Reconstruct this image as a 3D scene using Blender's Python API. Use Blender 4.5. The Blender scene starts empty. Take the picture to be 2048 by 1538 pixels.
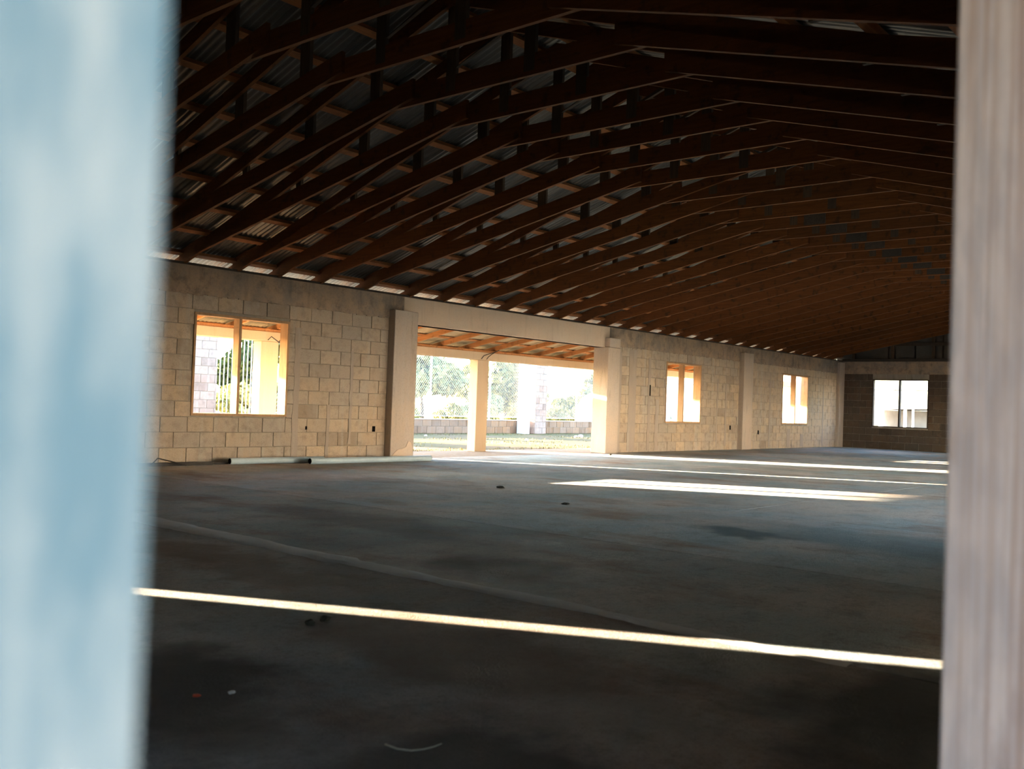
import bpy, bmesh, math, random
from mathutils import Vector, Matrix, noise

random.seed(7)
S = bpy.context.scene
COL = S.collection
rnd = random.random
def ru(a, b): return a + (b - a) * random.random()

# ------------------------------------------------------------------ camera
YAW, PITCH, ROLL, FPX, CAMH = math.radians(40.5452), math.radians(1.1963), math.radians(2.0604), 1910.03, 0.9667
f_ = Vector((math.cos(YAW)*math.cos(PITCH), math.sin(YAW)*math.cos(PITCH), math.sin(PITCH)))
r0 = Vector((math.sin(YAW), -math.cos(YAW), 0))
u0 = r0.cross(f_)
r_ = math.cos(ROLL)*r0 + math.sin(ROLL)*u0
u_ = -math.sin(ROLL)*r0 + math.cos(ROLL)*u0
cd = bpy.data.cameras.new('camera')
cam = bpy.data.objects.new('camera', cd); COL.objects.link(cam)
M3 = Matrix((r_, u_, -f_)).transposed()
cam.matrix_world = Matrix.Translation((0, 0, CAMH)) @ M3.to_4x4()
cd.sensor_fit = 'HORIZONTAL'; cd.sensor_width = 36.0; cd.lens = FPX/2048*36.0
cd.clip_start = 0.02; cd.clip_end = 800
cd.dof.use_dof = True; cd.dof.focus_distance = 15.0; cd.dof.aperture_fstop = 4.2; cd.dof.aperture_blades = 0
S.camera = cam

# ------------------------------------------------------------------ sky, sun, exposure
SUN_AZ_T, SUN_EL = 0.51, math.radians(8.03)       # horizontal drift dX per -dY, elevation
to_sun = Vector((-SUN_AZ_T, 1, 0)).normalized()*math.cos(SUN_EL) + Vector((0, 0, math.sin(SUN_EL)))
w = bpy.data.worlds.new('sky'); S.world = w; w.use_nodes = True
nt = w.node_tree; nt.nodes.clear()
sky = nt.nodes.new('ShaderNodeTexSky'); sky.sky_type = 'NISHITA'; sky.sun_disc = False
sky.sun_elevation = math.radians(14); sky.sun_rotation = math.atan2(to_sun.x, to_sun.y)
sky.altitude = 0; sky.air_density = 1.0; sky.dust_density = 1.0; sky.ozone_density = 1.4
bg = nt.nodes.new('ShaderNodeBackground'); bg.inputs[1].default_value = 0.58
out = nt.nodes.new('ShaderNodeOutputWorld')
nt.links.new(sky.outputs[0], bg.inputs[0]); nt.links.new(bg.outputs[0], out.inputs[0])
sd = bpy.data.lights.new('sun', 'SUN'); sd.energy = 25.0; sd.angle = math.radians(0.25); sd.color = (1.0, 0.79, 0.54)
sun = bpy.data.objects.new('sun', sd); COL.objects.link(sun)
sun.rotation_mode = 'QUATERNION'; sun.rotation_quaternion = to_sun.to_track_quat('Z', 'Y'); sun.location = (-10, 30, 12)
S.view_settings.view_transform = 'Standard'; S.view_settings.look = 'None'
S.view_settings.gamma = 1.0; S.view_settings.use_curve_mapping = False
S.view_settings.exposure = 2.3
S.cycles.max_bounces = 10; S.cycles.diffuse_bounces = 6; S.cycles.glossy_bounces = 3
S.cycles.sample_clamp_indirect = 12.0

# ------------------------------------------------------------------ material helpers
def new_mat(name):
    m = bpy.data.materials.new(name); m.use_nodes = True
    t = m.node_tree; b = t.nodes['Principled BSDF']
    return m, t, b
def N(t, kind, **kw):
    n = t.nodes.new(kind)
    for k, v in kw.items():
        if k.startswith('i_'):
            key = k[2:]; key = int(key) if key.isdigit() else key.replace('_', ' ')
            n.inputs[key].default_value = v
        else: setattr(n, k, v)
    return n
def pos_vec(t, scale=(1, 1, 1)):
    g = N(t, 'ShaderNodeNewGeometry'); mp = N(t, 'ShaderNodeMapping'); mp.inputs['Scale'].default_value = scale
    t.links.new(g.outputs['Position'], mp.inputs['Vector']); return mp.outputs['Vector']
def obj_vec(t, scale=(1, 1, 1)):
    g = N(t, 'ShaderNodeTexCoord'); mp = N(t, 'ShaderNodeMapping'); mp.inputs['Scale'].default_value = scale
    oi = N(t, 'ShaderNodeObjectInfo'); ad = N(t, 'ShaderNodeVectorMath', operation='MULTIPLY_ADD')
    cmb = N(t, 'ShaderNodeCombineXYZ')
    for i in range(3): t.links.new(oi.outputs['Random'], cmb.inputs[i])
    ad.inputs[1].default_value = (37, 53, 71); t.links.new(cmb.outputs[0], ad.inputs[0]); t.links.new(g.outputs['Object'], ad.inputs[2])
    t.links.new(ad.outputs[0], mp.inputs['Vector']); return mp.outputs['Vector']
def noise_n(t, vec, scale, detail=4, rough=.6, lo=.35, hi=.65):
    n = N(t, 'ShaderNodeTexNoise', i_Scale=scale, i_Detail=detail, i_Roughness=rough)
    t.links.new(vec, n.inputs['Vector'])
    r = N(t, 'ShaderNodeMapRange', i_1=lo, i_2=hi); t.links.new(n.outputs['Fac'], r.inputs[0]); return r.outputs[0]
def mixc(t, fac, a, b, blend='MIX'):
    m = N(t, 'ShaderNodeMix', data_type='RGBA', blend_type=blend)
    for sock, v in ((m.inputs[0], fac), (m.inputs[6], a), (m.inputs[7], b)):
        if hasattr(v, 'is_linked'): t.links.new(v, sock)
        elif isinstance(v, (int, float)): sock.default_value = v
        else: sock.default_value = (*v, 1) if len(v) == 3 else v
    return m.outputs[2]
def mul(t, a, b):
    m = N(t, 'ShaderNodeMath', operation='MULTIPLY')
    for i, v in enumerate((a, b)):
        if hasattr(v, 'is_linked'): t.links.new(v, m.inputs[i])
        else: m.inputs[i].default_value = v
    return m.outputs[0]
def obj_random(t):
    return N(t, 'ShaderNodeObjectInfo').outputs['Random']
def bump(t, b, h, strength=.3, dist=.01):
    n = N(t, 'ShaderNodeBump', i_Strength=strength, i_Distance=dist)
    t.links.new(h, n.inputs['Height']); t.links.new(n.outputs[0], b.inputs['Normal'])
def fin(t, b, col, rough=.85, spec=.3, metal=0):
    if hasattr(col, 'is_linked'): t.links.new(col, b.inputs['Base Color'])
    else: b.inputs['Base Color'].default_value = (*col, 1)
    if hasattr(rough, 'is_linked'): t.links.new(rough, b.inputs['Roughness'])
    else: b.inputs['Roughness'].default_value = rough
    b.inputs['Specular IOR Level'].default_value = spec; b.inputs['Metallic'].default_value = metal

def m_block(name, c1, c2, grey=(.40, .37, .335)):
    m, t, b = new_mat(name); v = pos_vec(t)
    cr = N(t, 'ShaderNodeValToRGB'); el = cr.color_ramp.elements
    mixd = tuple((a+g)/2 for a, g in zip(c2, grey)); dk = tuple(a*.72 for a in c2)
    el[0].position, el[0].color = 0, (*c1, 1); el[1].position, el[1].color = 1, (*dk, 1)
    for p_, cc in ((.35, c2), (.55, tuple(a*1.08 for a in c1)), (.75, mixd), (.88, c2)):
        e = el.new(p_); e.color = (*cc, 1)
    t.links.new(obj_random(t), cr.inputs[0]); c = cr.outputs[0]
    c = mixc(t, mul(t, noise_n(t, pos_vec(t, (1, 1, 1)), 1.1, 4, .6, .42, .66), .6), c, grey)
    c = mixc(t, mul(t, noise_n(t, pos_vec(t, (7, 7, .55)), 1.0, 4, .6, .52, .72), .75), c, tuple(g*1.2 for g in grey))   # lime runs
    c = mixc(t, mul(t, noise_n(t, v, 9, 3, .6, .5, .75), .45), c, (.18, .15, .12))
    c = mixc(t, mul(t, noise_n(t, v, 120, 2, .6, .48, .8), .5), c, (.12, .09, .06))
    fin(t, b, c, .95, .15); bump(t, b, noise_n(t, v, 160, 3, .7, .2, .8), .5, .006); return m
def m_concrete(name, base, dark, warm, streak=(.5, .48, .45), sk=.4, msc=1.3):
    m, t, b = new_mat(name); v = pos_vec(t)
    c = mixc(t, noise_n(t, v, msc, 6, .65, .38, .62), base, warm)
    if msc > 2: c = mixc(t, mul(t, noise_n(t, v, 5, 6, .7, .5, .66), .6), c, dark)
    c = mixc(t, mul(t, noise_n(t, pos_vec(t, (6, 6, .5)), 1.4, 5, .6, .5, .72), sk), c, streak)
    c = mixc(t, mul(t, noise_n(t, pos_vec(t, (9, 9, 1.2)), 1.1, 5, .65, .56, .74), .55), c, dark)
    c = mixc(t, mul(t, noise_n(t, v, 45, 3, .6, .5, .8), .3), c, dark)
    fin(t, b, c, .9, .2); bump(t, b, noise_n(t, v, 60, 5, .7, .2, .8), .35, .006); return m
def m_wood(name, c1, c2, dark, axis=1, rough=.75, spots=.3, worldspace=False, spec=.2):
    m, t, b = new_mat(name)
    sc = [14, 14, 14]; sc[axis] = .9
    vf = pos_vec if worldspace else obj_vec
    c = mixc(t, obj_random(t), c1, c2)
    c = mixc(t, mul(t, noise_n(t, vf(t, tuple(sc)), 3.0, 5, .6, .4, .7), .6), c, dark)
    c = mixc(t, mul(t, noise_n(t, vf(t, (1, 1, 1)), 7, 3, .6, .56, .68), spots), c, (.025, .02, .016))
    fin(t, b, c, rough, spec); bump(t, b, noise_n(t, vf(t, tuple(4*s for s in sc)), 3.0, 3, .6, .3, .7), .25, .003); return m
def m_simple(name, c1, c2=None, rough=.7, spec=.3, metal=0, sc=20, bs=.0):
    m, t, b = new_mat(name); v = pos_vec(t)
    n = noise_n(t, v, sc, 4, .6, .35, .65)
    fin(t, b, mixc(t, n, c1, c2 or c1), rough, spec, metal)
    if bs: bump(t, b, n, bs, .006)
    return m

MAT = {}
MAT['block'] = m_block('concrete_block', (.53, .42, .305), (.47, .38, .295))
MAT['block_end'] = m_block('shaded_end_block', (.12, .082, .055), (.09, .067, .05), (.085, .075, .065))  # block colour darkened to carry the shade on the end wall
MAT['block_stained'] = m_block('stained_block', (.33, .205, .12), (.24, .145, .085), (.31, .24, .19))
MAT['block_pink'] = m_block('pinkish_block', (.42, .31, .25), (.35, .255, .21), (.42, .35, .31))
MAT['mortar'] = m_concrete('mortar', (.30, .28, .25), (.12, .11, .10), (.34, .30, .24))
MAT['chase'] = m_concrete('chase_mortar', (.37, .325, .29), (.27, .24, .21), (.41, .34, .28))
MAT['beam'] = m_concrete('bond_beam_concrete', (.27, .235, .205), (.12, .105, .095), (.42, .31, .22), (.36, .33, .3), .15, 3.2)
MAT['lintel'] = m_concrete('lintel_concrete', (.62, .525, .43), (.45, .35, .26), (.66, .52, .40), (.66, .58, .51), .3)
MAT['pillar'] = m_concrete('pillar_concrete', (.47, .415, .37), (.2, .175, .155), (.52, .43, .35), (.52, .475, .44), .5)
MAT['porch'] = m_concrete('porch_concrete', (.52, .42, .31), (.43, .33, .21), (.55, .42, .29), (.55, .47, .38), .3)
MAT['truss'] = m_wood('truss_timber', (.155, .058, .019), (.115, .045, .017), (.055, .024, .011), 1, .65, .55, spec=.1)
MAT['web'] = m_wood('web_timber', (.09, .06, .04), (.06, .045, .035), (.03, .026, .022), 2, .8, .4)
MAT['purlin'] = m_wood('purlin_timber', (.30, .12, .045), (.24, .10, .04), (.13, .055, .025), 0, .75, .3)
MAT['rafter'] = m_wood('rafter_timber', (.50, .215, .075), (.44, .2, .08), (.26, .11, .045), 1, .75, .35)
MAT['frame'] = m_wood('frame_timber', (.52, .33, .18), (.46, .3, .18), (.3, .19, .11), 2, .8, .15)
MAT['plate'] = m_wood('plate_timber', (.07, .055, .045), (.05, .045, .04), (.03, .03, .03), 0, .85, .3)
MAT['black'] = m_simple('dark_steel', (.012, .012, .013), (.03, .025, .022), .6)
MAT['hole'] = m_simple('hole_dark', (.006, .006, .006), rough=1, spec=0)
MAT['pvc'] = m_simple('pale_plastic', (.46, .60, .68), (.40, .52, .60), .35, .5, sc=6)
MAT['white'] = m_simple('white_paint', (.8, .8, .8), (.72, .72, .72), .6, sc=5)
MAT['galv'] = m_simple('galvanised_wire', (.6, .6, .58), (.5, .5, .49), .5, .5, sc=4)
MAT['leaf'] = m_simple('leaf_green', (.055, .085, .035), (.12, .15, .055), .8, .2, sc=1.2)
MAT['leaf_hazed'] = m_simple('leaf_hazed', (.22, .245, .10), (.33, .34, .17), .8, .2, sc=1.0)  # leaf colour paled to stand for haze and glare
MAT['leaf_dry'] = m_simple('leaf_dry', (.36, .33, .14), (.22, .24, .09), .85, .2, sc=2)
MAT['bark'] = m_simple('bark', (.13, .1, .075), (.2, .16, .12), .9, .1, sc=14, bs=.4)
MAT['grass'] = m_simple('grass_blades', (.17, .18, .07), (.25, .20, .10), .85, .1, sc=2.2)
MAT['stone'] = m_simple('pale_stone', (.6, .56, .5), (.5, .46, .42), .9, .2, sc=12)
MAT['glass'] = m_simple('vehicle_glass', (.5, .53, .55), (.6, .62, .63), .15, .5, sc=2)
MAT['tyre'] = m_simple('tyre_rubber', (.03, .03, .03), rough=.9)
MAT['reflector'] = m_simple('pale_render', (.78, .74, .68), (.70, .66, .60), .9, .2, sc=.6)
MAT['shed'] = m_simple('shed_wall', (.5, .49, .48), (.42, .41, .41), .8, sc=2)
MAT['shed_roof'] = m_simple('shed_roof', (.33, .30, .29), (.26, .24, .24), .6, sc=3)
MAT['red'] = m_simple('red_plastic', (.45, .06, .02), rough=.5)
MAT['straw'] = m_simple('straw_fibre', (.36, .31, .22), (.42, .36, .27), .8, sc=30)
MAT['crumb'] = m_simple('leaf_litter', (.03, .03, .022), (.05, .045, .03), .9, sc=30)

def m_sheet():
    m, t, b = new_mat('galvanised_sheet'); v = pos_vec(t)
    c = mixc(t, noise_n(t, v, 1.2, 4, .6, .35, .65), (.105, .11, .11), (.075, .073, .07))
    c = mixc(t, mul(t, noise_n(t, pos_vec(t, (9, .7, 1)), 1.5, 4, .6, .5, .75), .5), c, (.17, .13, .09))
    fin(t, b, c, .38, .4, .55); return m
MAT['sheet'] = m_sheet()
MAT['sheet_lit'] = m_simple('bounce_lit_sheet', (.50, .41, .28), (.40, .33, .22), .55, .4, .2, sc=3)  # same metal as the roof sheets, lightened to stand for ground bounce
def m_floor(name, k=1.0):
    m, t, b = new_mat(name); v = pos_vec(t)
    c = mixc(t, noise_n(t, pos_vec(t, (.55, .9, 1)), 1.0, 6, .62, .40, .60), (.66, .625, .59), (.46, .565, .605))
    c = mixc(t, mul(t, noise_n(t, pos_vec(t, (.5, .35, 1)), .9, 5, .6, .5, .68), .6), c, (.17, .23, .255))    # damp blue-grey stains
    c = mixc(t, mul(t, noise_n(t, pos_vec(t, (.9, .5, 1)), 1.3, 5, .65, .52, .68), .75), c, (.36, .235, .16))     # rusty brown
    c = mixc(t, mul(t, noise_n(t, v, 3.5, 6, .7, .5, .72), .4), c, (.15, .14, .13))
    c = mixc(t, mul(t, noise_n(t, pos_vec(t, (1, 1, 1)), 2.2, 7, .75, .60, .70), .6), c, (.32, .32, .32))        # pale splashes
    c = mixc(t, mul(t, noise_n(t, v, 28, 5, .75, .47, .72), .35), c, (.16, .15, .145))
    c = mixc(t, mul(t, noise_n(t, v, 110, 3, .7, .5, .75), .5), c, (.10, .09, .085))
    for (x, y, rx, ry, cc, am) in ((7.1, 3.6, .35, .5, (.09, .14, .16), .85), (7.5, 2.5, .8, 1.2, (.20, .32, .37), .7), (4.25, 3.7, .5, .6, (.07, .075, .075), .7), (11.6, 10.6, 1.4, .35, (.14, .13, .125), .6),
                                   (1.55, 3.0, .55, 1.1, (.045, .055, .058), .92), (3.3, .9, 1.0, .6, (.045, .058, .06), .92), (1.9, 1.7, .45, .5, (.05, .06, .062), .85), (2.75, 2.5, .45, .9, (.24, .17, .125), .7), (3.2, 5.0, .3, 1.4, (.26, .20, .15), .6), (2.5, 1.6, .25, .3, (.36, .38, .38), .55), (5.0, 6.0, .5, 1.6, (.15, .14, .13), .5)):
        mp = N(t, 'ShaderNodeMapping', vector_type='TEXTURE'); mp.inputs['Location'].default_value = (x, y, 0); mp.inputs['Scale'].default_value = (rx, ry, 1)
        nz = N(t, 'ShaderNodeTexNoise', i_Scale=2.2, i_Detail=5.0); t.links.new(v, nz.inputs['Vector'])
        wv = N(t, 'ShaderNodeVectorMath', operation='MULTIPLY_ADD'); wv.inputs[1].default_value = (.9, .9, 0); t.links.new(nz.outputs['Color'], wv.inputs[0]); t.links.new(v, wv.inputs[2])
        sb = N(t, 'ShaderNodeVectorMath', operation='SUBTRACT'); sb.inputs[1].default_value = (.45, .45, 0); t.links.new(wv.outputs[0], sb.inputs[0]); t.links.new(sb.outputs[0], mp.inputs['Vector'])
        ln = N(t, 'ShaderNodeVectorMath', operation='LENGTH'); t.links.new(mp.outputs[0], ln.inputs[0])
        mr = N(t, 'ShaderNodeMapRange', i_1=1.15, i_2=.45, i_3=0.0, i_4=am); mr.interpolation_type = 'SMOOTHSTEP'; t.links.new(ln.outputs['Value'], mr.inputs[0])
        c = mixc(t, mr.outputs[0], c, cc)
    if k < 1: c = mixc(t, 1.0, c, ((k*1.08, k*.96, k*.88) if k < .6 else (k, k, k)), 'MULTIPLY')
    n = noise_n(t, v, 1.6, 4, .6, .35, .65)
    r = N(t, 'ShaderNodeMapRange', i_3=.66, i_4=.92); t.links.new(n, r.inputs[0])
    fin(t, b, c, r.outputs[0], .22)
    hs = N(t, 'ShaderNodeMath', operation='ADD'); t.links.new(noise_n(t, v, 90, 4, .75, .2, .8), hs.inputs[0]); t.links.new(noise_n(t, v, 14, 4, .6, .2, .8), hs.inputs[1])
    bump(t, b, hs.outputs[0], .8, .010); return m
MAT['floor'] = m_floor('floor_concrete'); MAT['floor_dark'] = m_floor('dark_floor_concrete', .52); MAT['floor_mid'] = m_floor('mid_floor_concrete', .78)  # near slab darkest, next one in between, the rest full tone
MAT['smear'] = m_concrete('smear_mortar', (.62, .66, .68), (.45, .48, .5), (.58, .59, .59))
MAT['slab'] = m_concrete('porch_slab_concrete', (.30, .22, .15), (.2, .145, .095), (.33, .24, .155))
def m_ground():
    m, t, b = new_mat('yard_ground'); v = pos_vec(t)
    c = mixc(t, noise_n(t, v, .5, 5, .6, .4, .62), (.20, .14, .085), (.135, .13, .055))
    c = mixc(t, mul(t, noise_n(t, v, 9, 4, .7, .45, .7), .5), c, (.2, .15, .08))
    fin(t, b, c, .95, .1); bump(t, b, noise_n(t, v, 25, 4, .7, .2, .8), .6, .03); return m
MAT['ground'] = m_ground()
def m_post(name, c1, c2, c3, grain):
    m, t, b = new_mat(name)
    c = mixc(t, noise_n(t, pos_vec(t, (26, 26, 7)), 1.6, 4, .55, .40, .60), c1, c2)
    c = mixc(t, mul(t, noise_n(t, pos_vec(t, (130, 130, 1.3)), 1.0, 4, .6, .45, .7), grain), c, c3)
    c = mixc(t, mul(t, noise_n(t, pos_vec(t, (14, 14, 3)), 1.2, 5, .7, .58, .72), .5), c, c3)
    fin(t, b, c, .75, .3); bump(t, b, noise_n(t, pos_vec(t, (160, 160, 2)), 1.0, 4, .6, .3, .7), .3, .002); return m
MAT['post_blue'] = m_post('mottled_pale_blue', (.062, .112, .145), (.16, .19, .205), (.08, .125, .155), .4)  # bluish tint and mottling in the base colour
MAT['post_grey'] = m_post('weathered_pinkish_wood', (.36, .285, .275), (.29, .235, .235), (.19, .11, .085), .85)

# ------------------------------------------------------------------ mesh helpers
class MB:
    def __init__(s): s.v = []; s.f = []
    def box(s, x0, x1, y0, y1, z0, z1):
        return s.hexa([(x0, y0, z0), (x1, y0, z0), (x1, y1, z0), (x0, y1, z0), (x0, y0, z1), (x1, y0, z1), (x1, y1, z1), (x0, y1, z1)])
    def hexa(s, p):
        o = len(s.v); s.v += [tuple(q) for q in p]
        s.f += [tuple(o+i for i in q) for q in ((3, 2, 1, 0), (4, 5, 6, 7), (0, 1, 5, 4), (1, 2, 6, 5), (2, 3, 7, 6), (3, 0, 4, 7))]
        return s
    def prism_x(s, pts, x0, x1):
        """pts: polygon in (y,z), extruded along X"""
        o = len(s.v); n = len(pts)
        s.v += [(x0, y, z) for y, z in pts] + [(x1, y, z) for y, z in pts]
        s.f.append(tuple(range(o, o+n))); s.f.append(tuple(range(o+2*n-1, o+n-1, -1)))
        for i in range(n):
            j = (i+1) % n; s.f.append((o+i, o+n+i, o+n+j, o+j))
        return s
    def prism_y(s, pts, y0, y1):
        """pts: polygon in (x,z), extruded along Y"""
        o = len(s.v); n = len(pts)
        s.v += [(x, y0, z) for x, z in pts] + [(x, y1, z) for x, z in pts]
        s.f.append(tuple(range(o, o+n))); s.f.append(tuple(range(o+2*n-1, o+n-1, -1)))
        for i in range(n):
            j = (i+1) % n; s.f.append((o+i, o+n+i, o+n+j, o+j))
        return s
    def tube(s, pts, r, n=8, cap=True, r2=None):
        pts = [Vector(p) for p in pts]; o = len(s.v); m = len(pts)
        for i, p in enumerate(pts):
            d = (pts[min(i+1, m-1)] - pts[max(i-1, 0)]).normalized()
            a = d.cross(Vector((0, 0, 1)))
            if a.length < 1e-4: a = d.cross(Vector((1, 0, 0)))
            a.normalize(); c = d.cross(a)
            rr = r if r2 is None else r + (r2-r)*i/(m-1)
            s.v += [tuple(p + a*rr*math.cos(2*math.pi*k/n) + c*rr*math.sin(2*math.pi*k/n)) for k in range(n)]
        for i in range(m-1):
            for k in range(n):
                k2 = (k+1) % n; s.f.append((o+i*n+k, o+i*n+k2, o+(i+1)*n+k2, o+(i+1)*n+k))
        if cap:
            s.f.append(tuple(o+k for k in range(n-1, -1, -1))); s.f.append(tuple(o+(m-1)*n+k for k in range(n)))
        return s
    def mesh(s, name, mat):
        me = bpy.data.meshes.new(name); me.from_pydata(s.v, [], s.f); me.update()
        bm = bmesh.new(); bm.from_mesh(me); bmesh.ops.recalc_face_normals(bm, faces=bm.faces); bm.to_mesh(me); bm.free()
        me.materials.append(MAT[mat]); return me
    def build(s, name, mat, parent=None, kind=None, loc=None, bevel=0):
        return link(name, s.mesh(name, mat), parent, kind, loc, bevel)
def link(name, me, parent=None, kind=None, loc=None, bevel=0):
    o = bpy.data.objects.new(name, me); COL.objects.link(o)
    if loc is not None: o.location = loc
    if parent is not None: o.parent = parent
    if kind: o['kind'] = kind
    if bevel:
        b = o.modifiers.new('edge', 'BEVEL'); b.width = bevel; b.segments = 2; b.limit_method = 'ANGLE'
    return o
def tag(o, label=None, cat=None, group=None, kind=None):
    if label: o['label'] = label
    if cat: o['category'] = cat
    if group: o['group'] = group
    if kind: o['kind'] = kind
    return o
def empty(name, loc=(0, 0, 0), **kw):
    o = bpy.data.objects.new(name, None); COL.objects.link(o); o.location = loc; o.empty_display_size = .2
    return tag(o, **kw)

# ------------------------------------------------------------------ dimensions
D, L, H = 11.755, 29.83, 2.70          # long wall face, end wall face, wall top
WO = D + .22                           # outer face of the long wall
RY = .50                               # inner face of the near long wall
X0 = -3.0                              # near gable wall face
Z1, CH, BX = .2234, .2096, 9.2001      # first joint, course height, joint phase
BB = Z1 + 10*CH                        # underside of the bond beam
RIDGE, PITCHR = 6.13, 1/3.
def sheet_z(y): return 2.91 + (D - y)/3 if y > RIDGE else 2.91 + (D - RIDGE)/3 - (RIDGE - y)/3
W1, W2, W3 = (7.04, 8.61, .66, 2.075), (19.26, 20.90, .665, 2.10), (25.51, 27.26, .68, 2.125)
OP = (11.09, 16.70, 0, 2.256)
SLOT = (-1.583, -1.328, 0, 2.1)

# ------------------------------------------------------------------ ground and floor
g = MB(); 
g.v = [(-140, -140, -.035), (200, -140, -.035), (200, 200, -.035), (-140, 200, -.035)]; g.f = [(0, 1, 2, 3)]
go = g.build('ground', 'ground', kind='structure'); tag(go, 'dry grassy earth yard around the unfinished building', 'ground')
fl = empty('floor', label='stained grey concrete floor of the unfinished hall', cat='floor', kind='structure')
def slab(x0, x1, y0, y1, name='slab', mat='floor', z=0.0):
    MB().box(x0, x1, y0, y1, -.03, z).build(name, mat, fl)
slab(X0, 3.715, RY, D, mat='floor_dark'); slab(3.725, 5.735, RY, D, mat='floor_mid'); slab(5.747, 8.6, RY, D); slab(8.606, L, RY, 4.415); slab(8.606, L, 4.423, D)
s_ = MB().box(X0-.2, 29.6, D, 13.34, -.03, -.004).build('porch_slab', 'slab', fl)
# rough mortar ridge left along the pour line at X = 3.7
sm = MB(); n = 90
random.seed(3)
for i in range(n+1):
    y = RY + .9 + (7.6-RY)*i/n
    wd = .035 + .06*max(0, noise.noise(Vector((y*1.1, 3.1, 0)))+.35) + .02*rnd()
    if y > 4.4: wd += .05
    cx = 3.72 + .045*noise.noise(Vector((y*.9, 0, 7)))
    hh = .003 + .009*max(0, noise.noise(Vector((y*2.3, 9, 0)))+.3)
    sm.v += [(cx-wd, y, .0005), (cx-wd*.5, y, hh*(.7+.5*rnd())), (cx+wd*.3, y, hh*(.8+.5*rnd())), (cx+wd, y, .0005)]
    if i:
        o = 4*(i-1)
        for k in range(3): sm.f.append((o+k, o+k+1, o+k+5, o+k+4))
so = sm.build('mortar_smear', 'smear', fl); tag(so, 'pale grey ridge of spilled mortar')

# ------------------------------------------------------------------ left wall
wl = empty('wall_left', label='long tan concrete block wall with windows and wide opening', cat='wall', kind='structure')
core = MB()
def wallcells(core, x0, x1, holes, zt, y0, y1, axis='x'):
    xs = sorted({x0, x1, *[h[0] for h in holes], *[h[1] for h in holes]})
    for a, b in zip(xs, xs[1:]):
        m = (a+b)/2; zz = [(0, zt)]
        for h in holes:
            if h[0] < m < h[1]:
                zz = [(p, q) for p, q in ((0, h[2]), (h[3], zt)) if q-p > 1e-4]
        for p, q in zz:
            if axis == 'x': core.box(a, b, y0, y1, p, q)
            else: core.box(y0, y1, a, b, p, q)
HL = [SLOT, W1, OP, W2, W3]
wallcells(core, X0-.2, L+.2, HL, BB+.03, D+.011, WO)
core.build('mortar_core', 'mortar', wl)
# bond beam with ragged cast lower edge
bb = MB()
def ragged(x0, x1, zb, y0):
    x = x0
    while x < x1 - 1e-6:
        x2 = min(x + ru(.05, .16), x1)
        za, zb2 = zb + ru(-.022, .006), zb + ru(-.022, .006)
        bb.hexa([(x, y0, za), (x2, y0, zb2), (x2, y0+.02, zb2), (x, y0+.02, za), (x, y0, zb+.05+.02*rnd()), (x2, y0, zb+.05+.02*rnd()), (x2, y0+.02, zb+.06), (x, y0+.02, zb+.06)])
        x = x2
random.seed(5)
bb.box(X0-.2, OP[0]-.2, D-.006, WO, BB+.03, H); bb.box(OP[1]+.2, L+.2, D-.006, WO, BB+.03, H)
ragged(5.5, OP[0]-.2, BB, D-.009); ragged(OP[1]+.3, L, BB, D-.009)
bb.box(X0, 5.5, D-.006, WO, BB, BB+.031)
bb.build('bond_beam', 'beam', wl)
MB().box(OP[0]-.2, OP[1]+.2, D-.012, WO+.02, OP[3], H).build('lintel_beam', 'lintel', wl, bevel=.008)
# pillars
def pillar(x0, x1, y0, y1, z, name='pillar', mat='pillar'):
    return MB().box(x0, x1, y0, y1, 0, z).build(name, mat, wl, bevel=.012)
pillar(10.58, OP[0]+.012, 11.61, WO+.02, 2.45); p3 = pillar(OP[1]-.015, 17.13, 11.61, WO+.022, 2.255); MB().box(OP[1]+.03, 17.13, 11.61, D, 2.26, 2.46).build('pillar', 'pillar', wl, bevel=.01)
pillar(22.90, 23.43, 11.62, D+.02, 2.54); pillar(29.45, L, 11.66, D+.02, 2.66)
# rubbed mortar patch at the foot of the first pillar
pm = MB(); pts = [(10.6, .01), (11.07, .01), (11.075, .16), (11.03, .27), (10.97, .3), (10.92, .2), (10.83, .17), (10.74, .16), (10.66, .1), (10.61, .05)]
pm.prism_y(pts, 11.602, 11.612); pm.build('mortar_patch', 'lintel', wl)
PIL = [(10.58, OP[0]), (OP[1], 17.13), (22.90, 23.43), (29.45, L)]
# blocks, each a piece of its own; the far/hidden rest joined
BV = []
random.seed(11)
for k in range(5):
    b = MB(); j = lambda: ru(0, .0035)
    w2, h2 = .5, .5
    b.hexa([(-w2, 0, -h2), (w2, 0, -h2), (w2, .012, -h2), (-w2, .012, -h2), (-w2, 0, h2), (w2, 0, h2), (w2, .012, h2), (-w2, .012, h2)])
    # unit block (scaled per object): pull the front corners in for a worn arris
    fr = [0, 1, 4, 5]
    for i in fr:
        x, y, z = b.v[i]; b.v[i] = (x*(1-ru(.008, .03)), y, z*(1-ru(.01, .05)))
    BV.append(b.mesh('block', 'block'))
BVE = []
for me in BV:
    m2 = me.copy(); m2.materials[0] = MAT['block_end']; BVE.append(m2)
BVS = []
for me in BV:
    m2 = me.copy(); m2.materials[0] = MAT['block_stained']; BVS.append(m2)
BVP = []
for me in BV:
    m2 = me.copy(); m2.materials[0] = MAT['block_pink']; BVP.append(m2)
def courses():
    z = 0
    for i in range(11):
        zt = Z1 + CH*i
        yield i, (0.0 if i == 0 else Z1 + CH*(i-1)), zt
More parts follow.
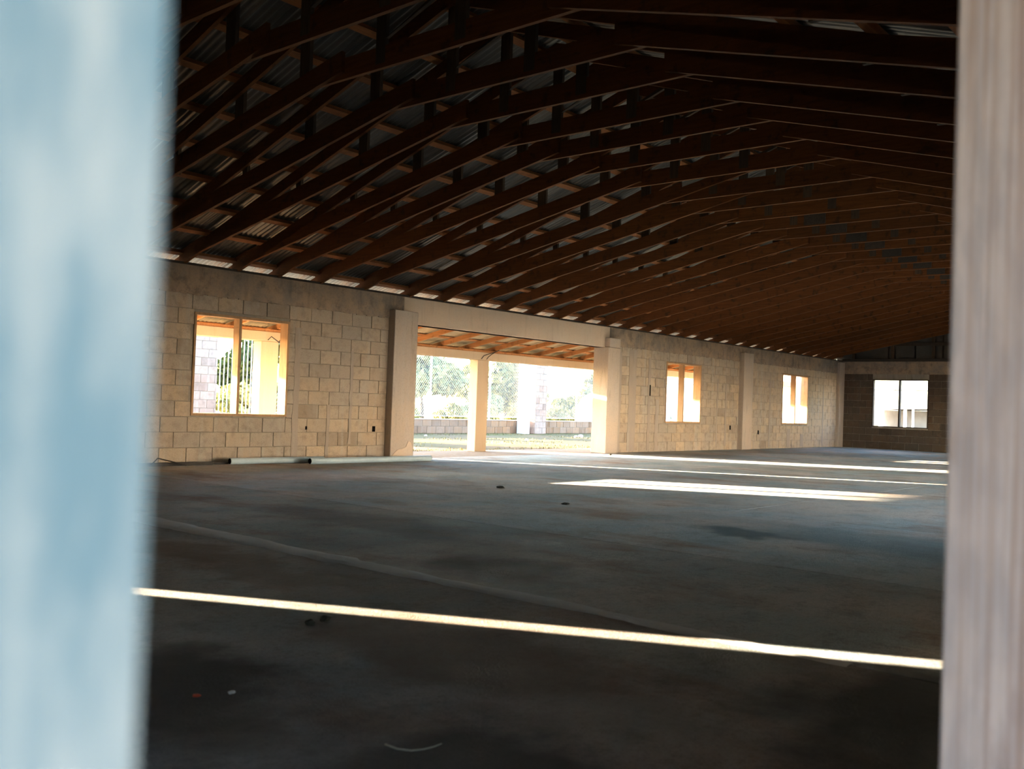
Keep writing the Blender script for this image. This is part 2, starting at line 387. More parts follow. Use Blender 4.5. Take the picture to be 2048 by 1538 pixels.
def split_row(a, b, z0, z1, holes):
    segs = [(a, b)]
    for h in holes:
        if z0 < h[3]-.03 and z1 > h[2]+.03:
            ns = []
            for p, q in segs:
                if h[1] <= p or h[0] >= q: ns.append((p, q))
                else:
                    if h[0]-p > .03: ns.append((p, h[0]))
                    if q-h[1] > .03: ns.append((h[1], q))
            segs = ns
    return segs
cells = []
hol = HL + [(p[0], p[1], 0, 3) for p in PIL]
for i, z0, z1 in courses():
    x = BX + (-.2 if i % 2 == 0 else 0) - .4*32
    while x < L:
        for a, b in split_row(max(x, X0), min(x+.4, L), z0, z1, hol):
            if b-a > .04: cells.append((a, b, z0, z1))
        x += .4
def clip_z(a, b, z0, z1):
    for h in HL[1:]:
        if h is OP: continue
        if a < h[1]-.01 and b > h[0]+.01:
            if z0 < h[2] < z1: z1 = h[2]
            if z0 < h[3] < z1: z0 = h[3]
    return z0, z1
JT = .006
vis = [c for c in cells if 6.2 < c[0]]
vis.sort(key=lambda c: c[0]); vis, far = vis[:300], vis[300:]
for (a, b, z0, z1) in vis:
    z0, z1 = clip_z(a, b, z0, z1)
    if z1-z0 < .03: continue
    jx, jz = ru(.003, .010), ru(.003, .009)
    o = link('block', random.choice(BV), wl, loc=((a+b)/2+ru(-.003, .003), D-.001+ru(-.003, .003), (z0+z1)/2))
    o.scale = (b-a-jx, 1.1, z1-z0-jz)
fb = MB()
for (a, b, z0, z1) in far + [c for c in cells if 3.0 < c[0] <= 6.2]:
    z0, z1 = clip_z(a, b, z0, z1)
    if z1-z0 < .03: continue
    j = ru(.004, .008); d = ru(-.004, .002)
    fb.box(a+j, b-j, D+d, D+.0115, z0+j*.8, z1-j*.8)
fb.build('far_blocks', 'block', wl, kind='stuff')
# filled service chases (vertical mortar strips) and box holes
random.seed(21)
def chase(x, wd, z0, z1):
    b = MB(); n = max(3, int((z1-z0)/.12))
    for i in range(n+1):
        z = z0+(z1-z0)*i/n; l = x-wd/2+ru(-.012, .012); r = x+wd/2+ru(-.012, .012)
        b.v += [(l, D-.0065, z), (r, D-.0065, z), (r, D+.004, z), (l, D+.004, z)]
        if i:
            o = 4*(i-1)
            for k in range(4): b.f.append((o+k, o+(k+1) % 4, o+4+(k+1) % 4, o+4+k))
    b.f += [(0, 1, 2, 3), (4*n, 4*n+1, 4*n+2, 4*n+3)]
    b.build('mortar_chase', 'chase', wl)
for a in ((8.775, .11, .03, 2.0), (9.39, .065, .03, .86), (9.83, .055, .25, 1.72), (17.85, .30, .03, 2.28), (18.55, .10, .03, 2.15), (18.9, .13, .03, 1.2), (17.35, .12, .03, 2.2),
          (21.75, .06, .1, 1.8), (22.2, .08, .1, 1.7), (24.75, .08, .03, 2.1), (28.4, .07, .03, 1.9), (26.0, .22, .03, .55), (26.9, .2, .03, .4)): chase(*a)
for (x, z, wd, hh) in ((10.33, .49, .06, .09), (8.985, .50, .028, .05), (22.47, .57, .07, .11), (24.08, .45, .07, .11), (18.58, 1.4, .05, .25)):
    MB().box(x-wd/2, x+wd/2, D-.008, D+.006, z-hh/2, z+hh/2).build('box_hole', 'hole', wl)

# ------------------------------------------------------------------ end wall with gable
we = empty('wall_back', label='dark end block wall with one bright window and boarded gable', cat='wall', kind='structure')
W4 = (9.10, 10.77, .68, 2.15)
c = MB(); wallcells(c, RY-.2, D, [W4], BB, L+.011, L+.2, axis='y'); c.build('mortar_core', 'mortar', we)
MB().box(L-.006, L+.2, RY-.2, D, BB-.01, H).build('bond_beam', 'beam', we)
for i, z0, z1 in courses():
    y = D - (.2 if i % 2 else .4)
    y0 = D
    while y0 > 7.0:
        for a, b in split_row(y, y0, z0, z1, [W4]):
            zz0, zz1 = z0, z1
            if a < W4[1]-.01 and b > W4[0]+.01:
                if z0 < W4[2] < z1: zz1 = W4[2]
                if z0 < W4[3] < z1: zz0 = W4[3]
            if b-a > .04 and zz1-zz0 > .03:
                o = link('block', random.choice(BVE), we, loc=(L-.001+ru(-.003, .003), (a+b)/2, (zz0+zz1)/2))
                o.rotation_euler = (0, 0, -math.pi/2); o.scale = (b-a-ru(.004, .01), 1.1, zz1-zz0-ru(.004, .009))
        y0, y = y, y-.4
# gable studs, rails and boards
y = D-.35
while y > .8:
    zt = sheet_z(y)-.07
    MB().box(L+.02, L+.11, y-.045, y+.045, H, zt).build('stud', 'web', we)
    y -= 1.2
MB().box(L+.0, L+.12, RY, D, H, H+.09).build('gable_plate', 'plate', we)
MB().box(L+.0, L+.045, 1.9, D-1.5, 3.18, 3.27).build('gable_rail', 'web', we)
y = D+.2
while y > RY-.2:
    y2 = y-.8
    drop = .17 if y2 < 9.6 < y else .0
    ze = lambda v: sheet_z(v)-.02-drop
    ym = RIDGE if y2 < RIDGE < y else (y+y2)/2
    MB().prism_x([(y+.02, H+.0), (y+.02, ze(y)), (ym, ze(ym)), (y2-.02, ze(y2)), (y2-.02, H+.0)], L+.122, L+.135+(.012 if int(y*10) % 16 < 8 else 0)).build('gable_board', 'sheet', we)
    y = y2

# ------------------------------------------------------------------ near long wall (the camera looks in through its opening) and near gable
wr = empty('wall_right', label='near block wall with the wide opening the view is taken through', cat='wall', kind='structure')
c = MB(); wallcells(c, X0-.2, L+.2, [(-.055, 2.0, .3, 1.95), (8.6, 14.8, 0, 2.64), (15.3, 20.0, 0, 2.64), (20.5, 25.2, 0, 2.64)], H, RY-.22, RY)
c.build('masonry', 'pillar', wr)
MB().box(1.252, 2.02, RY-.2, RY-.175, .3, 1.95).build('blocker_board', 'post_grey', wr)  # added board hidden by the post, keeps light off the near floor
wf = empty('wall_front', label='closed near gable block wall behind the camera left', cat='wall', kind='structure')
MB().box(X0-.2, X0, RY-.2, D, 0, H).build('masonry', 'mortar', wf)
MB().prism_x([(RY-.2, H), (D+.2, H), (D+.2, sheet_z(D+.2)-.03), (RIDGE, sheet_z(RIDGE)-.03), (RY-.2, sheet_z(RY-.2)-.03)], X0-.12, X0-.05).build('gable_board', 'sheet', wf)

# ------------------------------------------------------------------ windows (unglazed timber frames)
def window(nm, w4, label, mull, depth=.19, mat='frame'):
    x0, x1, z0, z1 = w4; r = empty(nm, label=label, cat='window', kind='structure')
    t = .035; ya, yb = D-.012, D-.012+depth
    MB().box(x0, x1, ya, yb, z1-t, z1).build('head', mat, r, bevel=.004)
    MB().box(x0, x1, ya, yb, z0, z0+t).build('sill', mat, r, bevel=.004)
    for a in (x0, x1-t): MB().box(a, a+t, ya, yb, z0+t, z1-t).build('jamb', mat, r, bevel=.004)
    MB().box(mull-.022, mull+.022, ya+.005, ya+.15, z0+t, z1-t).build('mullion', mat, r, bevel=.004)
window('window_1', W1, 'unglazed two-light timber window nearest the camera in the block wall', 7.77)
window('window_2', W2, 'unglazed timber window just beyond the wide opening and its pillar', 20.07)
window('window_3', W3, 'unglazed timber window between the far pillar and the end wall corner', 26.38)
r4 = empty('window_4', label='bright two-light window in the dark end wall', cat='window', kind='structure')
for nm, bx in (('head', (W4[0], W4[1], W4[3]-.03, W4[3])), ('sill', (W4[0], W4[1], W4[2], W4[2]+.03)), ('jamb', (W4[0], W4[0]+.03, W4[2]+.03, W4[3]-.03)), ('jamb', (W4[1]-.03, W4[1], W4[2]+.03, W4[3]-.03)), ('mullion', (9.93, 9.975, W4[2]+.03, W4[3]-.03))):
    MB().box(L-.012, L+.10, bx[0], bx[1], bx[2], bx[3]).build(nm, 'web', r4)

# ------------------------------------------------------------------ roof: corrugated sheets and purlins
ce = empty('ceiling', label='underside of the corrugated metal gable roof on purlins', cat='roof', kind='structure')
def corr_mesh(name, width, y0, z0, y1, z1, pitch=.076, amp=.009, mat='sheet'):
    nseg = int(width/pitch*6); th = .0012; b = MB()
    for i in range(nseg+1):
        x = width*i/nseg; dz = amp*math.sin(2*math.pi*x/pitch)
        b.v += [(x, y0, z0+dz), (x, y1, z1+dz)]
        if i:
            o = 2*(i-1); b.f.append((o, o+1, o+3, o+2))
    me = bpy.data.meshes.new(name); me.from_pydata(b.v, [], b.f); me.update(); me.materials.append(MAT[mat])
    for p in me.polygons: p.use_smooth = True
    return me
EY = 12.30
sl = corr_mesh('roof_sheet', .836, RIDGE+.02, sheet_z(RIDGE), EY, sheet_z(EY))
sr = corr_mesh('roof_sheet', .836, RIDGE-.02, sheet_z(RIDGE), -2.0, sheet_z(-2.0))
for i in range(42):
    x = X0-.35 + .80*i
    link('roof_sheet', sl, ce, loc=(x, 0, .012 if i % 2 else .016)); link('roof_sheet', sr, ce, loc=(x, 0, .012 if i % 2 else .016))
MB().prism_x([(RIDGE+.3, sheet_z(RIDGE)-.05), (RIDGE, sheet_z(RIDGE)+.06), (RIDGE-.3, sheet_z(RIDGE)-.05), (RIDGE, sheet_z(RIDGE)+.05)], X0-.3, L+.4).build('ridge_cap', 'sheet', ce)
nrm = Vector((0, 1/3, 1)).normalized(); tg = Vector((0, 1, -1/3)).normalized()
for side in (1, -1):
    yy = [11.83, 11.2, 10.6, 10.0, 9.4, 8.8, 8.2, 7.6, 7.0, 6.35]
    for y in yy:
        z = sheet_z(y)-.005
        if side < 0: y = 2*RIDGE - y
        t = Vector((0, side, -1/3)).normalized(); nn = Vector((0, side/3, 1)).normalized()
        a = Vector((0, y, z)); pts = [a-t*.045-nn*.045, a+t*.045-nn*.045, a+t*.045, a-t*.045]
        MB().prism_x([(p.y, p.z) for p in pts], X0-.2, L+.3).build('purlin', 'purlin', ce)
MB().box(X0, L, D+.0, D+.14, H, H+.035).build('wall_plate', 'plate', ce)
MB().box(X0, L, RY-.15, RY, H, H+.035).build('wall_plate', 'plate', ce)

# ------------------------------------------------------------------ trusses
BT = .04      # timber thickness
KY, KZ, PY = 6.843, 3.762, 4.10
def tri_mesh(name, pts, x0, x1, mat): return MB().prism_x(pts, x0, x1).mesh(name, mat)
def chord(pa, pb, depth):
    (ya, za), (yb, zb) = pa, pb
    return [(ya, za), (yb, zb), (yb, zb+depth), (ya, za+depth)]
zl = H + .037
tc = lambda y: (sheet_z(y) - .052)                                # top of the top chord
TD = .145
def truss_parts():
    P = []
    P.append(('bottom_chord', chord((D+.13, zl), (KY-.25, KZ+.25*.2085), .185), 0, 'truss'))
    P.append(('bottom_chord', chord((KY+.15, KZ), (PY-.15, KZ), .185), 1, 'truss'))
    P.append(('bottom_chord', chord((PY+.2, KZ+.2*.296), (RY-.13, zl-.01), .185), 0, 'truss'))
    P.append(('top_chord', chord((12.25, tc(12.25)-TD), (RIDGE, tc(RIDGE)-TD), TD), 0.0, 'truss'))
    P.append(('top_chord', chord((RIDGE, tc(RIDGE)-TD), (-1.9, tc(-1.9)-TD), TD), 0.0, 'truss'))
    for y, wd in ((9.35, .09), (8.2, .14), (7.17, .14), (6.13, .12), (5.2, .12), (3.6, .12), (2.3, .1)):
        zb = zl + (D-y)*.2085 if y > KY else (KZ if y > PY else KZ-(PY-y)*.296)
        P.append(('web', [(y-wd/2, zb+.04), (y+wd/2, zb+.04), (y+wd/2, tc(y+wd/2)-.03), (y-wd/2, tc(y-wd/2)-.03)], 2, 'web'))
    P.append(('web', [(6.13-.06, KZ+.25), (6.13+.03, KZ+.21), (5.25, tc(5.25)-.1), (5.16, tc(5.16)-.08)], 2, 'web'))
    return P
TP = []
for nm, pts, lay, mt in truss_parts():
    x0, x1 = ((-.02, .02), (.021, .059), (.022, .058))[int(lay)]
    if lay == 2: x0, x1 = .0205, .058
    TP.append((nm, tri_mesh(nm, pts, x0, x1, mt)))
EXT = tri_mesh('bottom_chord', chord((KY-.25, KZ+.25*.2085), (5.3, KZ+(KY-5.3)*.2085), .12), -.02, .02, 'truss')
GUS = MB().box(-.025, -.0205, 5.62, 5.95, KZ+.01, KZ+.17).mesh('gusset_plate', 'plate')
XS = [2.1, 2.95, 3.75, 4.5, 5.28, 6.13, 6.87, 7.7, 8.38, 9.16, 10.05, 11.03, 11.84, 12.65, 13.5]
while XS[-1] < 28.6: XS.append(XS[-1] + .818)
random.seed(17)
def ordinal(n): return f"{n}{'th' if 10 <= n % 100 <= 20 else {1: 'st', 2: 'nd', 3: 'rd'}.get(n % 10, 'th')}"
for i, x in enumerate(XS):
    k = len(XS)-i
    lab = ('dark timber roof truss with cranked lower chord, last one before the end wall' if k == 1 else
           'orange brown timber roof truss with cranked lower chord, %s back from the end wall' % ordinal(k))
    t = empty('roof_truss', (x, 0, ru(-.006, .006)), label=lab, cat='truss', group='timber roof trusses across the hall')
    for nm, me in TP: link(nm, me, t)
    if 10.5 < x < 12.2: link('bottom_chord', EXT, t)
    if x > 13: link('gusset_plate', GUS, t)

# ------------------------------------------------------------------ porch outside the long wall
po = empty('porch', (0, 0, 0), label='cream concrete porch with columns, beam and orange rafters outside the opening', cat='porch')
PB, PT = 1.845, 2.0
MB().box(2.0, 29.4, 13.0, 13.22, PB, PT).build('beam', 'porch', po, bevel=.008)
for x in (3.86, 8.99, 14.12, 19.27, 24.4, 29.05): MB().box(x, x+.335, 13.0, 13.22, -.004, PB).build('column', 'porch', po, bevel=.01)
MB().box(2.0, 26.3, 13.01, 13.13, PT, PT+.04).build('plate', 'rafter', po)
SLP = .20
def rz(y): return 2.062 + (13.0-y)*SLP
rm = MB().prism_x([(WO+.03, rz(WO+.03)), (13.55, rz(13.55)), (13.55, rz(13.55)+.088), (WO+.03, rz(WO+.03)+.088)], -.022, .022).mesh('rafter', 'rafter')
x = 13.154-.765*13
while x < 26.2: link('rafter', rm, po, loc=(x, 0, 0)); x += .765
for y in (12.15, 12.8, 13.45):
    MB().prism_x([(y-.045, rz(y-.045)+.089), (y+.045, rz(y+.045)+.089), (y+.045, rz(y+.045)+.104), (y-.045, rz(y-.045)+.104)], 2.6, 26.3).build('purlin', 'rafter', po)
ps = corr_mesh('roof_sheet', .836, WO+.03, rz(WO+.03)+.116, 13.95, rz(13.95)+.116, mat='sheet_lit')
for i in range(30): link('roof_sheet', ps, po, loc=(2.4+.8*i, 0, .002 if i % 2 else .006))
# rebar tails left sticking out of the column heads
def wire(pts, r=.008): MB().tube(pts, r, 6).build('rebar_tail', 'black', po)
wire([(14.20, 12.985, 1.86), (14.24, 12.95, 1.93), (14.36, 12.93, 1.97), (14.62, 12.93, 2.04)])
wire([(14.36, 12.985, 1.86), (14.38, 12.96, 1.91), (14.45, 12.93, 1.97), (14.66, 12.92, 2.07)])
wire([(9.10, 12.985, 1.86), (9.14, 12.95, 1.92), (9.24, 12.94, 1.86), (9.36, 12.94, 1.80)]); wire([(9.28, 12.95, 1.83), (9.34, 12.94, 1.92), (9.5, 12.93, 1.99)])
# hangers/straps at the rafter feet
for k in range(-6, 9):
    xx = 13.154+.765*k
    MB().box(xx-.17, xx+.03, 13.02, 13.2, PT+.04, rz(13.2)+.0).build('rafter_block', 'web', po)

# ------------------------------------------------------------------ foreground posts in the opening
pl = empty('timber_post', (.06, .285, 0), label='blurred pale blue timber post close on the left', cat='post')
# faces: weathered board, slightly out of plumb
MB().hexa([(-.11, -.045, .301), (.0742, -.045, .301), (.0742, .045, .301), (-.11, .045, .301), (-.11, -.045, 1.949), (.0752, -.045, 1.949), (.0752, .045, 1.949), (-.11, .045, 1.949)]).build('shaft', 'post_blue', pl, bevel=.006)
pr = empty('timber_post', (1.2, .285, 0), label='weathered pinkish grey timber post with vertical grain on the right', cat='post')
MB().hexa([(-.05, -.075, .301), (.05, -.075, .301), (.05, .045, .301), (-.05, .045, .301), (-.05, -.075, 1.949), (.05, -.075, 1.949), (.05, .045, 1.949), (-.05, .045, 1.949)]).build('shaft', 'post_grey', pr, bevel=.004)

# ------------------------------------------------------------------ loose things on the floor
def pipe(p0, p1, r, label):
    t = empty('plastic_pipe', p0, label=label, cat='pipe', group='pale pipes lying along the block wall')
    d = Vector(p1)-Vector(p0); dn = d.normalized()
    MB().tube([(0, 0, 0), d], r, 16).build('barrel', 'pvc', t)
    MB().tube([-dn*.004, dn*.002], r*.86, 16).build('open_end', 'hole', t)
    return t
pipe((7.50, 11.47, .047), (9.05, 11.40, .047), .045, 'pale grey plastic pipe under the near window, left of the pair')
pipe((8.60, 11.13, .047), (11.0, 11.10, .047), .045, 'pale grey plastic pipe lying at the foot of the near pillar')
t = empty('steel_rail', (6.9, 11.52, 0), label='long black steel bar lying at the wall foot beside the blue post', cat='bar')
MB().box(-2.2, .35, -.035, .03, 0.002, .045).build('bar', 'black', t); MB().box(.3, 1.9, .02, .06, 0.002, .03).build('thin_bar', 'black', t)
t = MB().tube([(6.35, 11.48, .02), (6.42, 11.45, .11), (6.62, 11.42, .06), (6.8, 11.40, .012)], .009, 6).build('bent_rod', 'black'); tag(t, 'thin bent black rod rising from the dark bar by the wall', 'rod')
t = MB().tube([(1.832, 1.985, .008), (1.836, 1.94, .006), (1.85, 1.90, .008), (1.875, 1.875, .012), (1.90, 1.862, .016), (1.925, 1.856, .02)], .0028, 6, r2=.0015).build('straw_twig', 'straw'); tag(t, 'curved pale twig on the dark floor at the bottom edge', 'twig')
def crumb(name, x, y, r, mat, label, cat, seed, flat=.5):
    bm = bmesh.new(); bmesh.ops.create_icosphere(bm, subdivisions=2, radius=r)
    for v in bm.verts:
        v.co *= 1 + .5*noise.noise(v.co*(1.6/r) + Vector((seed, 0, 0))); v.co.z = (v.co.z+r*.6)*flat
        v.co.z = max(v.co.z, 0)
    me = bpy.data.meshes.new(name); bm.to_mesh(me); bm.free(); me.materials.append(MAT[mat])
    o = link(name, me, loc=(x, y, 0.001)); o.rotation_euler = (0, 0, seed); tag(o, label, cat); return o
crumb('red_scrap', 1.70, 2.73, .012, 'red', 'small red plastic scrap on the dark floor, lower left', 'scrap', 1, .35)
crumb('leaf_crumb', 2.56, 3.27, .022, 'crumb', 'dark leaf crumb just below the sunlit stripe, left of two', 'leaf', 2, .7)
crumb('leaf_crumb', 2.66, 3.29, .024, 'crumb', 'dark leaf crumb just below the sunlit stripe, right of two', 'leaf', 3, .6)
crumb('pebble', 1.797, 2.683, .012, 'stone', 'pale flat pebble right of the red scrap', 'pebble', 4, .4)
crumb('clod', 7.54, 5.70, .035, 'crumb', 'dark flat clod of earth in the middle of the floor', 'clod', 5, .35)
crumb('clod', 8.32, 7.24, .05, 'crumb', 'dark flat clod near the tip of the larger sun patch', 'clod', 6, .3)
crumb('pebble', 16.2, 11.15, .03, 'crumb', 'small dark stone in the sunlight at the far edge of the opening', 'pebble', 7, .6)

# ------------------------------------------------------------------ yard: fence, piers, gate, plants, vehicle
FY = 21.4
fe = empty('yard_fence', (0, FY, 0), label='chain link fence on a low block wall across the yard', cat='fence')
MB().box(15.0, 46, .012, .19, -.03, .405).build('mortar_core', 'mortar', fe)
for i, (z0, z1) in enumerate(((-.03, .195), (.195, .405))):
    x = 19.0 + .2*i
    while x < 31.5:
        o = link('block', random.choice(BVS), fe, loc=(x+.2, -.0015+ru(-.003, .003), (z0+z1)/2)); o.scale = (.388, 1.1, z1-z0-.008); x += .4
MB().box(15.0, 46, -.02, .2, .405, .43).build('coping', 'pillar', fe)
for x in (15.1, 18.4, 21.2, 24.0, 28.9, 31.6, 34.4, 37.2, 40): MB().tube([(x, .1, .43), (x, .1, 3.0)], .032, 10).build('fence_post', 'galv', fe)
for z in (.52, 2.9): MB().tube([(15.0, .06, z), (46, .06, z)], .018, 6).build('rail', 'galv', fe)
ch = MB(); pitch = .085; zt, zb = 2.9, .52; hh = zt-zb; wr_ = .0045
def strand(xa, xb, flip):
    o = len(ch.v)
    for (xx, z) in ((xa, zb), (xb, zt)):
        ch.v += [(xx-wr_, .06, z), (xx+wr_, .06, z), (xx, .06-1.4*wr_, z)]
    for k in range(3): ch.f.append((o+k, o+(k+1) % 3, o+3+(k+1) % 3, o+3+k))
x = 15.0
while x < 42:
    strand(x, x+hh*.8, 0); strand(x+hh*.8, x, 1); x += pitch
ch.build('chain_link', 'galv', fe, kind='stuff')

def pier(x0, x1, h, label, y=FY-.1, dy=.6, mat=BVP, core='block_pink', pieces=True):
    t = empty('block_pier', (x0, y, 0), label=label, cat='pier')
    MB().box(.012, x1-x0-.012, .012, dy-.012, -.03, h).build('mortar_core', 'mortar', t)
    if not pieces: return t
    i = 0; z = -.03
    while z < h-.02:
        z2 = min(z+.21, h)
        a = 0; first = .2 if i % 2 else .4
        while a < x1-x0-.02:
            b = min(a+first, x1-x0); first = .4
            o = link('block', random.choice(mat), t, loc=((a+b)/2, -.001, (z+z2)/2)); o.scale = (b-a-.008, 1.1, z2-z-.008); a = b
        a = 0; first = .4 if i % 2 else .2
        while a < dy-.02:
            b = min(a+first, dy); first = .4
            o = link('block', random.choice(mat), t, loc=(-.001, (a+b)/2, (z+z2)/2)); o.rotation_euler = (0, 0, -math.pi/2); o.scale = (b-a-.008, 1.1, z2-z-.008); a = b
        z = z2; i += 1
    return t
pier(25.83, 26.45, 3.1, 'tall pinkish block pier in the fence seen through the wide opening', y=FY-.42, dy=.38)
pier(11.4, 13.46, 2.66, 'pinkish block wall end beside the barred gate, seen through the near window')
pier(6.55, 9.75, 2.95, 'plain block wall length added out of view to shade the opening floor', pieces=False)  # unseen blocker added to shade part of the opening's sun patch
pier(32.05, 32.45, 2.9, 'slim pinkish block pier seen through the farthest side window', y=14.1, dy=.4)
t = MB().box(25.30, 25.62, FY-.36, FY-.04, -.035, 3.2).build('white_post', 'white', bevel=.01); tag(t, 'broad white post beside the block pier in the fence', 'post')
ga = empty('bar_gate', (13.5, FY, 0), label='vertical white bar gate next to the block wall end', cat='gate')
for i in range(13): MB().tube([(.05+.115*i, .1, -.035), (.05+.115*i, .1, 2.75)], .012, 6).build('bar', 'white', ga)
for z in (.12, 2.65): MB().box(0, 1.42, .08, .12, z, z+.04).build('rail', 'white', ga)

def crown_mesh(name, n, rx, ry, rz_, leaf, mat, seed, clumps=14):
    random.seed(seed); b = MB(); cl = []
    for k in range(clumps):
        v = Vector((ru(-1, 1), ru(-1, 1), ru(-1, 1)))
        while v.length > 1: v = Vector((ru(-1, 1), ru(-1, 1), ru(-1, 1)))
        cl.append(v*.75)
    for k in range(n):
        c = random.choice(cl); d = Vector((random.gauss(0, 1), random.gauss(0, 1), random.gauss(0, 1))).normalized()*.36*random.random()**.4
        p = c+d; p = Vector((p.x*rx, p.y*ry, p.z*rz_))
        a = Vector((random.gauss(0, 1), random.gauss(0, 1), random.gauss(0, 1))).normalized(); q = a.orthogonal().normalized()
        s = leaf*ru(.6, 1.3); o = len(b.v)
        b.v += [tuple(p-a*s), tuple(p+q*s*.45), tuple(p+a*s), tuple(p-q*s*.45)]; b.f.append((o, o+1, o+2, o+3))
    me = bpy.data.meshes.new(name); me.from_pydata(b.v, [], b.f); me.update(); me.materials.append(MAT[mat]); return me
CR = [crown_mesh('crown', 3600, 1.6, 1.6, 1.25, .17, 'leaf', 31), crown_mesh('crown', 4200, 1.6, 1.6, 1.25, .20, 'leaf_hazed', 32), crown_mesh('crown', 3200, 1.2, 1.2, 1.0, .14, 'leaf_dry', 33)]
trunk = MB().tube([(0, 0, -.05), (.05, .02, .5), (-.03, .05, 1.2), (.05, 0, 2.0)], .10, 8, r2=.04).mesh('trunk', 'bark')
def tree(x, y, s, kind, label, group=None, h=1.9, tr=True):
    t = empty('shrub_tree', (x, y, -.035), label=label, cat='tree', group=group); t.rotation_euler = (0, 0, ru(0, 6)); t.scale = (s, s, s)
    o = link('crown', CR[kind], t, loc=(0, 0, h)); o['kind'] = 'stuff'
    if tr: link('trunk', trunk, t)
random.seed(40)
tree(18.6, 27.5, .95, 0, 'dark green leafy tree behind the bar gate, seen in the near window', h=2.25)
tree(16.2, 24.6, .7, 2, 'dry yellow green bush low behind the bar gate', h=.9)
tree(22.8, 32.3, .8, 2, 'dry yellow green bush between gate and porch column', h=.9)
G = 'pale trees in the glare beyond the chain link fence'
random.seed(41)
NTH = ['leftmost', 'second from the left', 'third from the left', 'fourth from the left', 'fifth from the left', 'fifth from the right', 'fourth from the right', 'third from the right', 'second from the right', 'rightmost']
TR = ((28.6, 31.4, 1.1, 1, 1.9), (33.0, 34.0, 1.35, 1, 1.9), (37.2, 31.0, 1.0, 1, 1.5), (39.5, 34.2, 1.5, 1, 1.7), (44.5, 30.6, 1.1, 1, 1.8), (44.6, 39.6, 1.6, 1, 1.6), (37, 42.5, 1.9, 1, 1.7), (50, 34, 1.5, 1, 1.6), (31, 28.5, .75, 1, 1.0), (35.6, 26.6, .7, 1, 1.1))
for j, (x, y, s, k, h) in enumerate(sorted(TR, key=lambda q: -q[1]/q[0])):
    tree(x, y, s, k, 'pale sunlit tree beyond the chain link fence, %s of ten' % NTH[j], G, h)
LOW = [(26.0, 25.2, .55), (27.8, 25.6, .6), (29.8, 25.0, .5), (31.5, 26.2, .62), (33.4, 26.0, .55), (40.8, 25.2, .55), (38.6, 26.0, .6), (24.2, 26.0, .5)]
for j, (x, y, q) in enumerate(sorted(LOW, key=lambda q: -q[1]/q[0])):
    tree(x, y, q, 2 if j % 2 else 1, 'low pale bush behind the chain link fence, %s of eight' % ['leftmost', 'second from the left', 'third from the left', 'fourth from the left', 'fourth from the right', 'third from the right', 'second from the right', 'rightmost'][j], 'low bushes behind the fence', .75, False)
# dry grass along the fence foot and the porch edge
gr = MB(); random.seed(50)
for k in range(9000):
    x = ru(13, 33); y = ru(13.45, 21.3)
    if noise.noise(Vector((x*.5, y*.7, 0))) < -.05+.35*rnd() - (.25 if y > 20.2 or y < 14.2 else 0): continue
    if x > 31.8 or (25 < x < 26.7 and y > 20.85) or any((x-a)**2+(y-b_)**2 < .05 for a, b_ in ((25.3, 18.6), (24.9, 18.5), (20.6, 17.0), (19.2, 19.6))): continue
    hgt = ru(.015, .06); a = ru(0, 6.28); w3 = ru(.006, .014); o = len(gr.v)
    gr.v += [(x-w3*math.cos(a), y-w3*math.sin(a), -.036), (x+w3*math.cos(a), y+w3*math.sin(a), -.036), (x+ru(-.04, .04), y+ru(-.04, .04), -.035+hgt)]
    gr.f.append((o, o+1, o+2))
o = gr.build('yard_grass', 'grass', kind='stuff'); tag(o, 'short dry grass scattered over the yard', 'grass', kind='stuff')
for (x, y, r, sd, lb) in ((25.3, 18.6, .09, 8, 'pale stone on the grass, right of the pair by the far jamb'), (24.9, 18.5, .07, 9, 'pale stone on the grass, left of the pair by the far jamb'), (20.6, 17.0, .06, 10, 'pale stone on the grass in the middle of the opening'), (19.2, 19.6, .05, 12, 'small pale stone right of the porch column')):
    crumb('yard_stone', x, y, r, 'stone', lb, 'stone', sd, .7).location.z = -.035
# white vehicle beyond the fence
va = empty('white_van', (32.3, 22.3, -.035), label='white van nose beyond the chain link fence at the right of the opening', cat='van')
MB().prism_y([(0, .35), (0, .95), (.5, 1.45), (1.0, 1.62), (1.8, 1.86), (4.6, 1.86), (4.7, 1.7), (4.7, .35)], 0, 1.8).build('body', 'white', va, bevel=.05)
MB().hexa([(.06, .12, 1.03), (.10, .12, 1.0), (.10, 1.68, 1.0), (.06, 1.68, 1.03), (.43, .16, 1.40), (.47, .16, 1.37), (.47, 1.64, 1.37), (.43, 1.64, 1.40)]).build('windscreen', 'glass', va)
MB().box(-.06, .1, .05, 1.75, .34, .52).build('bumper', 'white', va, bevel=.03)
for x in (.9, 3.8):
    for y in (0.0, 1.62): MB().tube([(x, y-.005, .32), (x, y+.185, .32)], .32, 20).build('wheel', 'tyre', va)
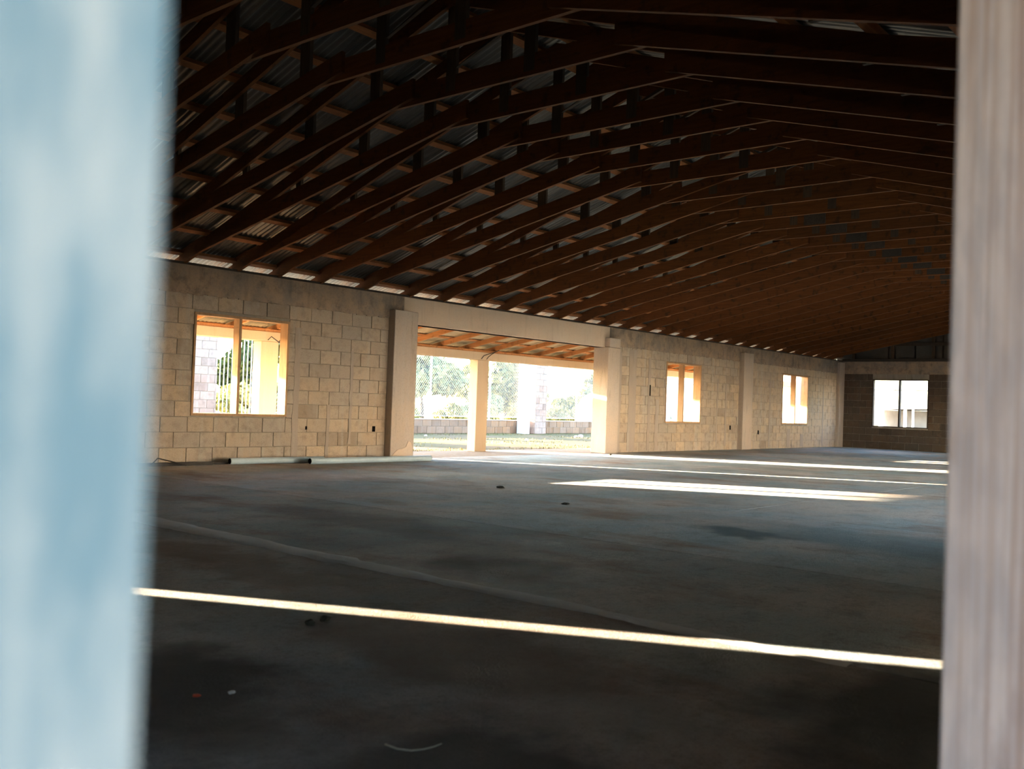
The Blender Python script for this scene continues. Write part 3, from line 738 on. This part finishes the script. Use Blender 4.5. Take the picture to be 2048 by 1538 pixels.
# added unseen canopy on the sun side, shapes the shade line on the jambs
ca = empty('added_shade_canopy', (0, 37, 0), label='added canopy roof out of view that shades the upper window jambs', cat='canopy')
k_ = math.sqrt(1+SUN_AZ_T**2)*math.tan(SUN_EL); zc = 1.215+(37-11.85)*k_
MB().box(-7.6, 15.6, 0, .12, zc, zc+1.25).build('fascia', 'white', ca)
MB().prism_x([(.12, zc+.6), (3.0, zc+1.35), (3.0, zc+1.47), (.12, zc+.75)], -7.6, 15.6).build('roof', 'shed', ca)
for x in (-6.9, -1.9, 5.4, 15.2): MB().box(x, x+.15, 1.2, 1.35, -.035, zc+.8).build('post', 'pillar', ca)

# long pale warehouse added out of view to bounce sunlight onto the long wall
wa = empty('reflector', (0, -44, -.035), label='long pale warehouse added out of view to bounce sunlight into the hall', cat='reflector')
MB().box(-25, 85, -12, 0, 0, 6.5).build('walls', 'reflector', wa)
MB().prism_x([(.8, 6.4), (-6, 8.2), (-12.8, 6.4), (-12.8, 6.5), (-6, 8.35), (.8, 6.55)], -25.5, 85.5).build('roof', 'shed_roof', wa)
for x in (-15, 5, 25, 45, 65): MB().box(x, x+3.6, 0, .06, 0, 3.8).build('door', 'shed', wa)

# beyond the end window
sh = empty('open_shed', (46, 13.0, -.035), label='hazy open sided shed with sloping roof outside the end window', cat='shed')
MB().prism_x([(-1.0, 1.55), (3.4, 1.40), (3.4, 1.47), (.9, 1.72), (-1.0, 1.66)], 0, 4).build('roof', 'shed_roof', sh)
MB().box(2.5, 4, -.8, 3.2, 0, 1.4).build('back_wall', 'shed', sh)
MB().box(0, 4, 3.2, 3.3, 0, 1.38).build('side_wall', 'shed', sh)  # wall added to keep the sun out of the shed
for y in (-.7, .95, 2.05): MB().box(.1, .22, y, y+.12, 0, 1.46).build('post', 'white', sh)
t = MB().box(44.9, 45.08, 15.72, 15.9, -.035, 1.35).build('gate_post', 'white'); tag(t, 'white post left in the end window view', 'post')
t = MB().tube([(45, 14.38, -.035), (45, 14.38, 1.5)], .05, 8).build('slim_post', 'white'); tag(t, 'slim white post right of centre in the end window view', 'post')
t = MB().tube([(47, 40-(40+20)*i/16, 2.15-.35*math.sin(math.pi*i/16)+.5) for i in range(17)], .02, 5).build('overhead_cable', 'black'); tag(t, 'thin overhead cable crossing the end window view', 'cable')
